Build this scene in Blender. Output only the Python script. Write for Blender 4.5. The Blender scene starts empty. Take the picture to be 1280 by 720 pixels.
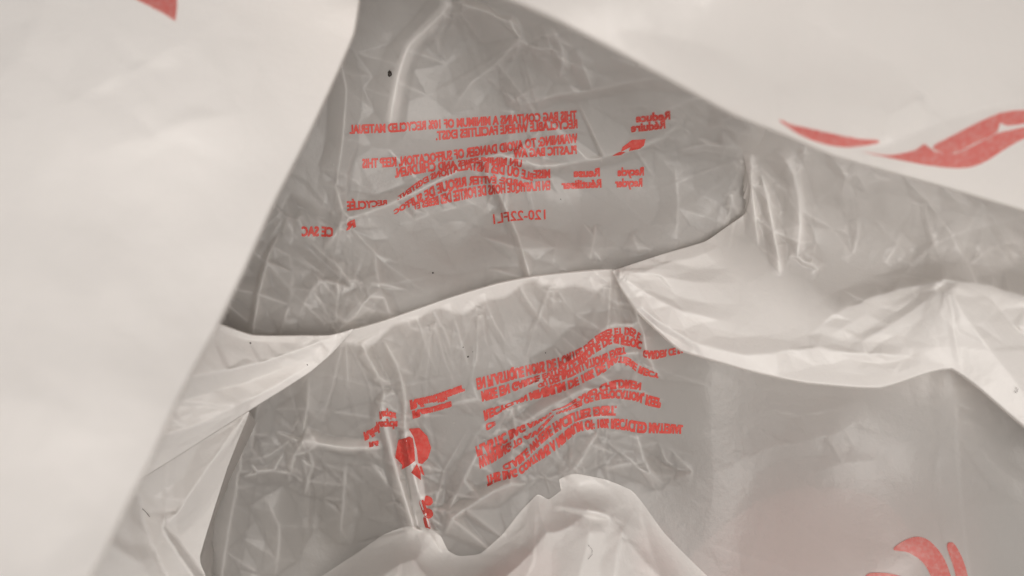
import bpy, bmesh, math, random
import numpy as np
from mathutils import Vector

# ------------------------------------------------------------------ camera, world, light
SC = bpy.context.scene
COL = SC.collection
CAM_Z = 340.0                      # mm above the table
LENS = 28.0
cam_d = bpy.data.cameras.new('camera')
cam_d.lens = LENS; cam_d.sensor_width = 36.0
cam_d.clip_start = 0.005; cam_d.clip_end = 50
cam_d.dof.use_dof = True
cam_d.dof.focus_distance = 0.302
cam_d.dof.aperture_fstop = 5.2
cam = bpy.data.objects.new('camera', cam_d); COL.objects.link(cam)
cam.location = (0, 0, CAM_Z/1000.0)
SC.camera = cam

W = bpy.data.worlds.new('World'); SC.world = W; W.use_nodes = True
bg = W.node_tree.nodes['Background']
bg.inputs[0].default_value = (1.0, 0.962, 0.928, 1); bg.inputs[1].default_value = 0.33

def area(name, loc, target, size, power, col):
    d = bpy.data.lights.new(name, 'AREA'); d.shape = 'DISK'; d.size = size; d.energy = power; d.color = col
    o = bpy.data.objects.new(name, d); COL.objects.link(o); o.location = loc
    o.rotation_euler = (Vector(target) - Vector(loc)).to_track_quat('-Z', 'Y').to_euler()
    return o
area('ceiling_lamp', (0.17, -0.21, 1.20), (0.0, 0.0, 0.05), 0.80, 11.0, (1.0, 0.945, 0.89))

SC.view_settings.view_transform = 'Standard'
SC.view_settings.look = 'None'
SC.view_settings.exposure = 0.0
SC.view_settings.gamma = 1.0
SC.cycles.max_bounces = 7
SC.cycles.use_adaptive_sampling = True
SC.cycles.adaptive_threshold = 0.03
SC.cycles.use_denoising = True
SC.cycles.caustics_reflective = False
SC.cycles.caustics_refractive = False
SC.cycles.transparent_max_bounces = 8
SC.cycles.transmission_bounces = 4
SC.cycles.glossy_bounces = 2
SC.cycles.diffuse_bounces = 4

# ------------------------------------------------------------------ materials
def new_mat(name):
    m = bpy.data.materials.new(name); m.use_nodes = True
    nt = m.node_tree; nt.nodes.clear()
    return m, nt
def N(nt, kind, **kw):
    n = nt.nodes.new(kind)
    for k, v in kw.items():
        if k.startswith('in_'): n.inputs[int(k[3:])].default_value = v
        else: setattr(n, k, v)
    return n

FILM_A = 0.27                      # share of light one ply of film scatters back; the rest goes through, scattered
def film_material():
    m, nt = new_mat('plastic_film'); L = nt.links.new
    out = N(nt, 'ShaderNodeOutputMaterial')
    tc = N(nt, 'ShaderNodeTexCoord')
    att = N(nt, 'ShaderNodeAttribute', attribute_name='film_ply_shade')
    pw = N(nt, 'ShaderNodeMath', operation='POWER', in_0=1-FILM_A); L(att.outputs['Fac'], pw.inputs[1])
    n1 = N(nt, 'ShaderNodeTexNoise'); n1.inputs['Scale'].default_value = 420; n1.inputs['Detail'].default_value = 2; n1.inputs['Roughness'].default_value = 0.6
    L(tc.outputs['Object'], n1.inputs['Vector'])
    b1 = N(nt, 'ShaderNodeBump'); b1.inputs['Strength'].default_value = 0.30; b1.inputs['Distance'].default_value = 0.0005
    L(n1.outputs[0], b1.inputs['Height'])
    dif = N(nt, 'ShaderNodeBsdfDiffuse', in_0=(0.935, 0.908, 0.885, 1)); tra = N(nt, 'ShaderNodeBsdfTranslucent', in_0=(0.90, 0.875, 0.85, 1))
    glo = N(nt, 'ShaderNodeBsdfGlossy'); glo.inputs['Roughness'].default_value = 0.36
    for s in (dif, tra, glo): L(b1.outputs[0], s.inputs['Normal'])
    thr = N(nt, 'ShaderNodeMixShader', in_0=0.16); tp = N(nt, 'ShaderNodeBsdfTransparent', in_0=(0.97, 0.955, 0.94, 1)); L(tra.outputs[0], thr.inputs[1]); L(tp.outputs[0], thr.inputs[2])
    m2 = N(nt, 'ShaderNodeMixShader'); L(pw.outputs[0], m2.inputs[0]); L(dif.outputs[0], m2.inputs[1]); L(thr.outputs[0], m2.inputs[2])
    m3 = N(nt, 'ShaderNodeMixShader', in_0=0.03); L(m2.outputs[0], m3.inputs[1]); L(glo.outputs[0], m3.inputs[2])
    L(m3.outputs[0], out.inputs['Surface'])
    return m
FILM = film_material()

def print_material(name, c, trans=0.25):
    m, nt = new_mat(name); L = nt.links.new
    out = N(nt, 'ShaderNodeOutputMaterial'); tc = N(nt, 'ShaderNodeTexCoord')
    n = N(nt, 'ShaderNodeTexNoise'); n.inputs['Scale'].default_value = 700; n.inputs['Detail'].default_value = 3
    L(tc.outputs['Object'], n.inputs['Vector'])
    rmp = N(nt, 'ShaderNodeMapRange'); rmp.inputs[1].default_value = 0.42; rmp.inputs[2].default_value = 0.72
    L(n.outputs[0], rmp.inputs[0])
    mx = N(nt, 'ShaderNodeMixRGB'); mx.inputs[1].default_value = (*c, 1); mx.inputs[2].default_value = (c[0]*1.0, c[1]*1.5+.02, c[2]*1.5+.02, 1)
    L(rmp.outputs[0], mx.inputs[0])
    d = N(nt, 'ShaderNodeBsdfDiffuse'); t = N(nt, 'ShaderNodeBsdfTranslucent')
    L(mx.outputs[0], d.inputs[0]); L(mx.outputs[0], t.inputs[0])
    g = N(nt, 'ShaderNodeBsdfGlossy'); g.inputs['Roughness'].default_value = 0.4
    a = N(nt, 'ShaderNodeMixShader', in_0=trans); L(d.outputs[0], a.inputs[1]); L(t.outputs[0], a.inputs[2])
    b = N(nt, 'ShaderNodeMixShader', in_0=0.03); L(a.outputs[0], b.inputs[1]); L(g.outputs[0], b.inputs[2])
    L(b.outputs[0], out.inputs['Surface'])
    return m
INK = print_material('red_ink', (0.72, 0.095, 0.078))
GHOST_INK = print_material('thin_red_ink', (0.74, 0.36, 0.33), 0.35)
PALE_INK = print_material('pale_red_ink', (0.72, 0.21, 0.19), 0.35)  # paler red for the flap marks and the small leaf

def simple_material(name, c, rough=0.6, scale=200, var=0.15):
    m, nt = new_mat(name); L = nt.links.new
    out = N(nt, 'ShaderNodeOutputMaterial'); p = N(nt, 'ShaderNodeBsdfPrincipled'); tc = N(nt, 'ShaderNodeTexCoord')
    n = N(nt, 'ShaderNodeTexNoise'); n.inputs['Scale'].default_value = scale; n.inputs['Detail'].default_value = 5
    L(tc.outputs['Object'], n.inputs['Vector'])
    mx = N(nt, 'ShaderNodeMixRGB'); mx.inputs[1].default_value = (*[x*(1-var) for x in c], 1); mx.inputs[2].default_value = (*[min(1, x*(1+var)) for x in c], 1)
    L(n.outputs[0], mx.inputs[0]); L(mx.outputs[0], p.inputs['Base Color']); p.inputs['Roughness'].default_value = rough
    L(p.outputs[0], out.inputs['Surface'])
    return m
TABLE = simple_material('grey_table_laminate', (0.16, 0.15, 0.135), 0.5, 60, 0.12)
CRUMB = simple_material('dark_crumb', (0.02, 0.014, 0.010), 0.6, 900, 0.5)
DUST = simple_material('pale_dust', (0.75, 0.73, 0.70), 0.8, 900, 0.1)

# ------------------------------------------------------------------ geometry helpers
K = 36.0/LENS/1280.0
def to_world(px, py, z):
    """photo pixel + height above the table (mm) -> metres"""
    s = (CAM_Z - z)*K
    return np.stack([(px-640.0)*s, (360.0-py)*s, z + 0*px], -1)/1000.0

def tps(ctrl):
    c = np.array(ctrl, float); n = len(c); xy = c[:, :2]/400.0
    def U(r2): return np.where(r2 > 1e-12, r2*np.log(r2+1e-12), 0)
    d2 = ((xy[:, None]-xy[None])**2).sum(-1)
    A = np.zeros((n+3, n+3)); A[:n, :n] = U(d2) + np.eye(n)*0.002
    A[:n, n] = 1; A[:n, n+1:] = xy; A[n, :n] = 1; A[n+1:, :n] = xy.T
    w = np.linalg.solve(A, np.concatenate([c[:, 2], np.zeros(3)]))
    def f(px, py):
        x = px.ravel()/400.0; y = py.ravel()/400.0
        o = w[n] + w[n+1]*x + w[n+2]*y
        for i in range(n): o = o + w[i]*U((x-xy[i, 0])**2+(y-xy[i, 1])**2)
        return o.reshape(px.shape)
    return f

def crease_add(z, px, py, amp, wl, wr, pts, t0=0.25, t1=0.25, power=1.2):
    """one fold line: a crest (or trough) with its own width on either side"""
    pts = np.array(pts, float); wm = max(wl, wr)
    lo = pts.min(0)-wm; hi = pts.max(0)+wm
    sel = (px > lo[0]) & (px < hi[0]) & (py > lo[1]) & (py < hi[1])
    if not sel.any(): return
    x = px[sel]; y = py[sel]
    seg = np.diff(pts, axis=0); ln = np.hypot(seg[:, 0], seg[:, 1]); tot = ln.sum(); acc = 0
    best = np.full(x.shape, 1e9); bt = np.zeros_like(x); bs = np.zeros_like(x)
    for i in range(len(seg)):
        rx = x-pts[i, 0]; ry = y-pts[i, 1]
        t = np.clip((rx*seg[i, 0]+ry*seg[i, 1])/(ln[i]**2+1e-9), 0, 1)
        dx = rx-t*seg[i, 0]; dy = ry-t*seg[i, 1]; d = np.hypot(dx, dy)
        cr = (seg[i, 0]*ry-seg[i, 1]*rx)/ln[i]
        u = d < best
        best[u] = d[u]; bt[u] = ((acc+t*ln[i])/tot)[u]; bs[u] = cr[u]
        acc += ln[i]
    k = np.clip(bs/4.0+0.5, 0, 1); w = wl*(1-k)+wr*k
    s = np.clip(1-np.sqrt(best**2+0.8)/w, 0, 1)
    tap = np.ones_like(bt)
    if t0 > 0: tap *= np.sin(np.clip(bt/t0, 0, 1)*1.5708)
    if t1 > 0: tap *= np.sin(np.clip((1-bt)/t1, 0, 1)*1.5708)
    z[sel] += amp*tap*s**power

def band(px, py, pts, w, soft=3.0):
    """1 within w pixels of a line, falling to 0 over soft pixels"""
    p = np.array(pts, float); best = np.full(px.shape, 1e9)
    for a, b in zip(p, p[1:]):
        d = b-a; t = np.clip(((px-a[0])*d[0]+(py-a[1])*d[1])/(d@d), 0, 1)
        best = np.minimum(best, np.hypot(px-a[0]-t*d[0], py-a[1]-t*d[1]))
    return np.clip((w+soft-best)/soft, 0, 1)

from mathutils.geometry import delaunay_2d_cdt
class Relief:
    """crumpled film: flat facets between sharp creases (a triangulation whose edges follow the given creases)"""
    def __init__(self, box, spacing, amp, seed, lines=(), zones=(), ang=0.6, stretch=1.6):
        r = random.Random(seed); self.x0, self.y0 = int(box[0]), int(box[1])
        w, h = int(box[2])-self.x0, int(box[3])-self.y0
        P = []; H = []; E = []
        for (a, wl, wr, pts, t0, t1) in lines:          # facets that meet along the fold line
            p = np.array(pts, float); L = np.concatenate([[0], np.cumsum(np.hypot(*np.diff(p, axis=0).T))]); tot = L[-1]
            n = max(2, int(tot/22)+1); prev = None; side = r.choice((0, 1))
            for k in range(n+1):
                t = k/n; x = np.interp(t*tot, L, p[:, 0]); y = np.interp(t*tot, L, p[:, 1]); e = 8.0
                tx = np.interp(min(tot, t*tot+e), L, p[:, 0])-np.interp(max(0, t*tot-e), L, p[:, 0])
                ty = np.interp(min(tot, t*tot+e), L, p[:, 1])-np.interp(max(0, t*tot-e), L, p[:, 1])
                l = math.hypot(tx, ty)+1e-9; nx, ny = -ty/l, tx/l
                tap = 1.0
                if t0 > 0: tap *= min(1, t/t0)
                if t1 > 0: tap *= min(1, (1-t)/t1)
                P.append((x, y)); H.append(0.62*a*tap*r.uniform(0.9, 1.08)); i = len(P)-1
                if prev is not None: E.append((prev, i))
                prev = i
                q = r.uniform(1.1, 2.0)
                if (k+side) % 2 == 0: P.append((x+nx*wr*q, y+ny*wr*q)); H.append(r.uniform(-.2, .1)*a*tap)
                else: P.append((x-nx*wl*q, y-ny*wl*q)); H.append(r.uniform(-.2, .1)*a*tap)
        c, s_ = math.cos(ang), math.sin(ang)
        def warp(x, y): return ((x*c+y*s_)/stretch, -x*s_+y*c)
        Q = [warp(*q) for q in P]; fixed = np.array(Q) if Q else np.zeros((0, 2))
        cell = {}
        def key(q): return (int(q[0]//20), int(q[1]//20))
        for q in Q: cell.setdefault(key(q), []).append(q)
        tries = int(w*h/(spacing*spacing)*9)
        for _ in range(tries):
            x = r.uniform(self.x0, self.x0+w); y = r.uniform(self.y0, self.y0+h); m = 0.0
            for (zx, zy, rad, k) in zones: m += k*math.exp(-((x-zx)**2+(y-zy)**2)/(rad*rad))
            d = spacing/math.sqrt(stretch)/(1+0.45*max(0, m)); q = warp(x, y); kx, ky = key(q); R = int(d//20)+1; ok = True
            for a in range(kx-R, kx+R+1):
                for b in range(ky-R, ky+R+1):
                    for o in cell.get((a, b), ()):
                        if (o[0]-q[0])**2+(o[1]-q[1])**2 < d*d: ok = False; break
                    if not ok: break
                if not ok: break
            if not ok: continue
            cell.setdefault((kx, ky), []).append(q); Q.append(q); P.append((x, y))
            H.append(max(-1.8, min(1.8, r.gauss(0, 1)))*amp*max(0.25, 0.75+0.5*m))
        for (x, y) in ((self.x0-5, self.y0-5), (self.x0+w+5, self.y0-5), (self.x0-5, self.y0+h+5), (self.x0+w+5, self.y0+h+5)):
            P.append((x, y)); Q.append(warp(x, y)); H.append(0.0)
        vs, es, fs, ov, _, _ = delaunay_2d_cdt([Vector(q) for q in Q], E, [], 0, 1e-4)
        hh = []; pp = []
        for v, o in zip(vs, ov):
            pp.append(((v.x*stretch)*c-v.y*s_, (v.x*stretch)*s_+v.y*c))
            if o: hh.append(max((H[k] for k in o), key=abs))
            else:
                q = np.array(Q); k = np.argsort((q[:, 0]-v.x)**2+(q[:, 1]-v.y)**2)[:2]; hh.append(0.5*(H[k[0]]+H[k[1]]))
        M = np.zeros((h+1, w+1))
        for f in fs:
            (ax, ay), (bx, by), (cx, cy) = pp[f[0]], pp[f[1]], pp[f[2]]
            ax -= self.x0; bx -= self.x0; cx -= self.x0; ay -= self.y0; by -= self.y0; cy -= self.y0
            X0, X1 = max(0, int(min(ax, bx, cx))), min(w, int(max(ax, bx, cx))+1)
            Y0, Y1 = max(0, int(min(ay, by, cy))), min(h, int(max(ay, by, cy))+1)
            if X1 < X0 or Y1 < Y0: continue
            den = (by-cy)*(ax-cx)+(cx-bx)*(ay-cy)
            if abs(den) < 1e-9: continue
            yy, xx = np.mgrid[Y0:Y1+1, X0:X1+1]
            u = ((by-cy)*(xx-cx)+(cx-bx)*(yy-cy))/den; v = ((cy-ay)*(xx-cx)+(ax-cx)*(yy-cy))/den; t = 1-u-v
            k = (u >= -1e-6) & (v >= -1e-6) & (t >= -1e-6)
            sub = M[Y0:Y1+1, X0:X1+1]; sub[k] = (u*hh[f[0]]+v*hh[f[1]]+t*hh[f[2]])[k]
        gy, gx = np.mgrid[0:h+1, 0:w+1].astype(float); gx += self.x0; gy += self.y0
        M = self.blur(M, 1)
        for l in lines:
            q = rail(l[3], 24) if len(l[3]) > 2 else np.array(l[3], float)
            crease_add(M, gx, gy, 0.48*l[0], min(l[1]*1.6, l[1]+24), min(l[2]*1.6, l[2]+24), q, l[4], l[5], 1.05)
        self.M = self.blur(M, 1)
        b = self.blur(self.M, 1); lap = np.zeros_like(b)
        lap[1:-1, 1:-1] = b[2:, 1:-1]+b[:-2, 1:-1]+b[1:-1, 2:]+b[1:-1, :-2]-4*b[1:-1, 1:-1]
        self.curv = np.clip(-lap/0.06, -0.4, 1.4)
    @staticmethod
    def blur(a, n):
        for _ in range(n):
            p = np.pad(a, 1, mode='edge'); a = (p[:-2, 1:-1]+2*p[1:-1, 1:-1]+p[2:, 1:-1])/4
            p = np.pad(a, 1, mode='edge'); a = (p[1:-1, :-2]+2*p[1:-1, 1:-1]+p[1:-1, 2:])/4
        return a
    def sample(self, A, px, py):
        x = np.clip(px-self.x0, 0, A.shape[1]-1.001); y = np.clip(py-self.y0, 0, A.shape[0]-1.001)
        i = x.astype(int); j = y.astype(int); u = x-i; v = y-j
        return A[j, i]*(1-u)*(1-v)+A[j, i+1]*u*(1-v)+A[j+1, i]*(1-u)*v+A[j+1, i+1]*u*v

def radiate(seed, pinches, amp=0.55, n=7, lo=35, hi=150):
    """thin straight creases that run out from points where the film is pinched"""
    r = random.Random(seed); out = []
    for (x, y, a0, a1) in pinches:                       # sector in degrees, 0 = right, 90 = down the picture
        for k in range(n):
            a = math.radians(a0+(a1-a0)*(k+r.uniform(.1, .9))/n); L = r.uniform(lo, hi); s0 = r.uniform(2, 18); b = r.uniform(-.10, .10)*L
            p0 = (x+s0*math.cos(a), y+s0*math.sin(a)); p2 = (x+L*math.cos(a), y+L*math.sin(a))
            p1 = ((p0[0]+p2[0])/2-b*math.sin(a), (p0[1]+p2[1])/2+b*math.cos(a))
            w = r.uniform(3.5, 7); q = r.uniform(2.0, 4.5)
            out.append((amp*r.uniform(.5, 1.25), *((w, w*q) if r.random() < .5 else (w*q, w)), [p0, p1, p2], .04, .75))
    return out

def height(ctrl, creases, ripple=0.0, seed=0, fac=(64, 0.9, ()), box=None, ang=0.6, fine=0.17, thin=()):
    base = tps(ctrl); rr = random.Random(seed)
    c = np.array(ctrl); 
    if box is None: box = (max(-60, c[:, 0].min()-20), max(-60, c[:, 1].min()-20), min(1340, c[:, 0].max()+20), min(780, c[:, 1].max()+20))
    coarse = Relief(box, fac[0], fac[1], seed, creases, fac[2], ang)
    small = Relief(box, fac[0]*0.42, fac[1]*fine, seed+50, (), fac[2], ang+0.9, 1.3)
    if thin:
        gy, gx = np.mgrid[0:coarse.M.shape[0], 0:coarse.M.shape[1]].astype(float); gx += coarse.x0; gy += coarse.y0
        for l in thin: crease_add(small.M, gx, gy, *l, 1.1)
        b = Relief.blur(small.M, 1); lap = np.zeros_like(b)
        lap[1:-1, 1:-1] = b[2:, 1:-1]+b[:-2, 1:-1]+b[1:-1, 2:]+b[1:-1, :-2]-4*b[1:-1, 1:-1]
        small.curv = np.clip(-lap/0.05, -0.4, 1.6)
    waves = [(rr.uniform(0, 6.28), rr.uniform(0.012, 0.05), rr.uniform(0, 6.28)) for _ in range(7)]
    def Z(px, py):
        px = np.asarray(px, float); py = np.asarray(py, float)
        z = base(px, py)
        for (th, f, ph) in waves:
            z = z + ripple*np.sin((px*math.cos(th)+py*math.sin(th))*f+ph+1.5*np.sin((py*math.cos(th)-px*math.sin(th))*f*0.37))*0.02/f*0.5
        return z+coarse.sample(coarse.M, px, py)+small.sample(small.M, px, py)
    def white(px, py):
        return coarse.sample(coarse.curv, px, py)+0.8*small.sample(small.curv, px, py)
    Z.white = white
    return Z

def rail(pts, n, keys=None):
    """resample a polyline (Catmull-Rom, centripetal-like through keys) to n points"""
    p = np.array(pts, float)
    if keys is None:
        d = np.concatenate([[0], np.cumsum(np.hypot(*np.diff(p[:, :2], axis=0).T))]); keys = d/d[-1]
    keys = np.array(keys, float); t = np.linspace(0, 1, n)
    # monotone-ish: cubic Hermite with finite-difference tangents limited
    m = np.gradient(p, keys, axis=0)
    i = np.clip(np.searchsorted(keys, t, 'right')-1, 0, len(keys)-2)
    h = (keys[i+1]-keys[i])[:, None]; s = ((t-keys[i])/(keys[i+1]-keys[i]))[:, None]
    h00 = 2*s**3-3*s**2+1; h10 = s**3-2*s**2+s; h01 = -2*s**3+3*s**2; h11 = s**3-s**2
    cub = h00*p[i]+h10*h*m[i]+h01*p[i+1]+h11*h*m[i+1]
    lin = p[i]*(1-s)+p[i+1]*s
    return lin*0.55+cub*0.45

def link(name, me, mat, parent):
    o = bpy.data.objects.new(name, me); COL.objects.link(o)
    me.materials.append(mat)
    if parent is not None: o.parent = parent
    return o

def grid_mesh(name, P3, ply):
    """P3: (rows, cols, 3)"""
    r, c = P3.shape[:2]
    me = bpy.data.meshes.new(name)
    idx = np.arange(r*c).reshape(r, c)
    q = np.stack([idx[:-1, :-1], idx[1:, :-1], idx[1:, 1:], idx[:-1, 1:]], -1).reshape(-1, 4)
    me.vertices.add(r*c); me.vertices.foreach_set('co', P3.reshape(-1).astype(np.float32))
    me.loops.add(q.size); me.loops.foreach_set('vertex_index', q.reshape(-1).astype(np.int32))
    me.polygons.add(len(q)); me.polygons.foreach_set('loop_start', np.arange(0, q.size, 4, dtype=np.int32))
    me.polygons.foreach_set('loop_total', np.full(len(q), 4, np.int32))
    me.update(calc_edges=True)
    me.polygons.foreach_set('use_smooth', np.ones(len(q), bool))
    at = me.attributes.new('film_ply_shade', 'FLOAT', 'POINT'); at.data.foreach_set('value', ply.reshape(-1).astype(np.float32))
    return me

WHITEN = 0.30
def sheet(name, parent, R0, R1, nu, nv, Z, ply=None, fold0=None, fold1=None, vpow=1.0, zmin=1.0):
    """film between two edge lines R0 -> R1 (pixel polylines, equal key counts), height Z.
    fold0/fold1 = (roll radius mm, tuck length mm, drop mm): the film rolls over that edge and runs back underneath."""
    a = rail(R0, nu, np.linspace(0, 1, len(R0)) if len(R0) == len(R1) else None)
    b = rail(R1, nu, np.linspace(0, 1, len(R1)) if len(R0) == len(R1) else None)
    v = np.linspace(0, 1, nv)**vpow
    px = a[None, :, 0]*(1-v[:, None])+b[None, :, 0]*v[:, None]
    py = a[None, :, 1]*(1-v[:, None])+b[None, :, 1]*v[:, None]
    z = np.maximum(Z(px, py), zmin)
    pl = np.ones_like(z) if ply is None else ply(px, py)
    pl = 1.27*pl+WHITEN*Z.white(px, py)       # creasing whitens film; paler crests and darker troughs also paint fold shading
    P = to_world(px, py, z)
    def roll(edge, inner, fold):
        r, tuck, drop = fold; wd = np.clip(np.linalg.norm(P_main[-1]-P_main[0], axis=1)/0.02, 0.02, 1)[:, None]
        out = edge-inner; out[:, 2] = 0
        out /= np.linalg.norm(out, axis=1)[:, None]+1e-9
        rows = []
        for k in range(1, 7):
            th = math.pi*k/6
            q = edge+out*(r*math.sin(th)/1000.0)*wd; q[:, 2] -= r*(1-math.cos(th))/1000.0*wd[:, 0]; rows.append(q)
        for k in range(1, 9):
            f = k/8.0
            q = edge-out*(tuck*f/1000.0)*wd; q[:, 2] -= (2*r+drop*f)/1000.0*wd[:, 0]
            q[:, 2] = np.maximum(q[:, 2], zmin/1000.0); rows.append(q)
        return rows
    P_main = P
    if fold0:
        rows = roll(P[0].copy(), P[2].copy(), fold0)
        P = np.concatenate([np.stack(rows[::-1]), P]); pl = np.concatenate([np.ones((len(rows), nu)), pl])
    if fold1:
        rows = roll(P_main[-1].copy(), P_main[-3].copy(), fold1)
        P = np.concatenate([P, np.stack(rows)]); pl = np.concatenate([pl, np.ones((len(rows), nu))])
    return link(name, grid_mesh(name, P, pl), FILM, parent)

# ---- print laid on the film
def polyline_at(pts, s):
    p = np.array(pts, float); d = np.concatenate([[0], np.cumsum(np.hypot(*np.diff(p, axis=0).T))]); d /= d[-1]
    x = np.interp(s, d, p[:, 0]); y = np.interp(s, d, p[:, 1]); e = 0.05
    tx = np.interp(np.clip(s+e, 0, 1), d, p[:, 0])-np.interp(np.clip(s-e, 0, 1), d, p[:, 0])
    ty = np.interp(np.clip(s+e, 0, 1), d, p[:, 1])-np.interp(np.clip(s-e, 0, 1), d, p[:, 1])
    l = np.hypot(tx, ty)+1e-9
    return x, y, tx/l, ty/l

def refine(bm, maxlen):
    for _ in range(4):
        ed = [e for e in bm.edges if e.calc_length() > maxlen]
        if not ed: break
        bmesh.ops.subdivide_edges(bm, edges=ed, cuts=1)
        bmesh.ops.triangulate(bm, faces=bm.faces[:])

def lay(name, bm, Z, parent, lift=0.35, mat=INK):
    """bm in pixel coordinates -> mesh resting on the film"""
    n = len(bm.verts); co = np.array([v.co[:] for v in bm.verts])
    P = to_world(co[:, 0], co[:, 1], np.maximum(Z(co[:, 0], co[:, 1]), 1.0)+lift)
    for v, q in zip(bm.verts, P): v.co = q
    me = bpy.data.meshes.new(name); bm.to_mesh(me); bm.free()
    return link(name, me, mat, parent)

def text_line(body, base, h, Z, parent, up=-1, bold=0.05, name='printed_text', upvec=0.5, lift=0.35):
    """base: pixel polyline along which the word runs from its first to its last letter; up=-1 letters rise up the picture"""
    cu = bpy.data.curves.new('t', 'FONT'); cu.body = body; cu.size = 1.0; cu.offset = 0.008; cu.resolution_u = 2
    ob = bpy.data.objects.new('t', cu); COL.objects.link(ob)
    dg = bpy.context.evaluated_depsgraph_get(); me = bpy.data.meshes.new_from_object(ob.evaluated_get(dg))
    bpy.data.objects.remove(ob); bpy.data.curves.remove(cu)
    bm = bmesh.new(); bm.from_mesh(me); bpy.data.meshes.remove(me)
    bmesh.ops.remove_doubles(bm, verts=bm.verts, dist=1e-5)
    bmesh.ops.triangulate(bm, faces=bm.faces[:])
    refine(bm, 0.22)
    co0 = np.array([v.co[:] for v in bm.verts]); tris = [[v.index for v in f.verts] for f in bm.faces]; bm.free()
    x0, x1 = co0[:, 0].min(), co0[:, 0].max(); me = bpy.data.meshes.new(name); V = []; F = []
    for q, (dx, dy) in enumerate(((-bold, -bold*.6), (bold, -bold*.6), (-bold, bold*.6), (bold, bold*.6), (0, 0))):   # ink spread
        s = np.clip((co0[:, 0]+dx-x0)/(x1-x0), 0, 1)
        t = (co0[:, 1]+dy)/0.69*(np.interp(s, np.linspace(0, 1, len(h)), h) if isinstance(h, (list, tuple)) else h)
        x, y, tx, ty = polyline_at(rail(base, 80), s)
        nx, ny = ty, -tx
        sg = np.where(ny*up > 0, 1.0, -1.0)          # the side that points 'up'
        nx, ny = nx*sg, ny*sg
        X = x+nx*(1-upvec)*t; Y = y+(ny*(1-upvec)+up*upvec)*t
        F += [[i+len(V) for i in f] for f in tris]
        V += list(map(tuple, to_world(X, Y, np.maximum(Z(X, Y), 1.0)+lift+0.012*q)))
    me.from_pydata(V, [], F)
    return link(name, me, INK, parent)

def patch(name, polys, Z, parent, maxlen=9, lift=0.35, mat=INK):
    bm = bmesh.new()
    for pts in polys:
        vs = [bm.verts.new((x, y, 0)) for x, y in pts]
        bm.faces.new(vs)
    bmesh.ops.triangulate(bm, faces=bm.faces[:])
    for _ in range(3): refine(bm, maxlen)
    return lay(name, bm, Z, parent, lift, mat)

def smooth_poly(pts, n=6):
    p = np.array(pts, float); m = len(p); out = []
    for i in range(m):
        p0, p1, p2, p3 = p[i-1], p[i], p[(i+1) % m], p[(i+2) % m]
        for k in range(n):
            t = k/n
            out.append(tuple(0.5*((2*p1)+(-p0+p2)*t+(2*p0-5*p1+4*p2-p3)*t*t+(-p0+3*p1-3*p2+p3)*t**3)))
    return out

# ------------------------------------------------------------------ table
def box_mesh(name, x0, x1, y0, y1, z0, z1):
    bm = bmesh.new()
    bmesh.ops.create_cube(bm, size=1.0)
    for v in bm.verts:
        v.co = ((x0+x1)/2+v.co.x*(x1-x0), (y0+y1)/2+v.co.y*(y1-y0), (z0+z1)/2+v.co.z*(z1-z0))
    me = bpy.data.meshes.new(name); bm.to_mesh(me); bm.free(); return me
tb = link('table_top', box_mesh('table_top', -0.9, 0.9, -0.6, 0.6, -0.03, 0.0), TABLE, None)
tb['kind'] = 'structure'

# ------------------------------------------------------------------ the bag
bag = bpy.data.objects.new('plastic_bag', None); COL.objects.link(bag); bag.empty_display_size = 0.05
bag['label'] = 'open crumpled white plastic shopping bag with red printing, seen into its mouth'
bag['category'] = 'plastic bag'

# --- back panel (upper inside face with the mirrored warning)
A_ctrl = [(1440,200,50),(1440,440,30),(1100,450,20),(-260,500,20),(-260,0,50),(850,-60,98),(1000,-60,96),(1000,60,84),(1150,60,80),(1150,-260,90),(900,-260,95),(600,-260,80),(300,-260,70),(700,-120,92),(450,-120,74),(440,-20,62),(560,-20,66),(650,20,70),(720,40,84),(800,80,88),(860,110,84),(930,150,80),(1000,180,66),(1300,300,40),
          (600,60,48),(500,60,48),(420,130,46),(480,160,42),(600,160,40),(720,170,44),(800,170,50),(880,150,62),
          (370,230,42),(300,360,40),(240,380,44),(400,330,36),(500,340,40),(560,358,43),(480,392,45),(400,415,44),(705,334,46),(580,300,26),(640,330,42),(700,290,34),(800,260,38),(860,230,42),
          (900,260,42),(850,310,43),(760,330,42),(660,380,30),(450,450,34),(250,470,34),(1100,360,14),(1000,300,18)]
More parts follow.
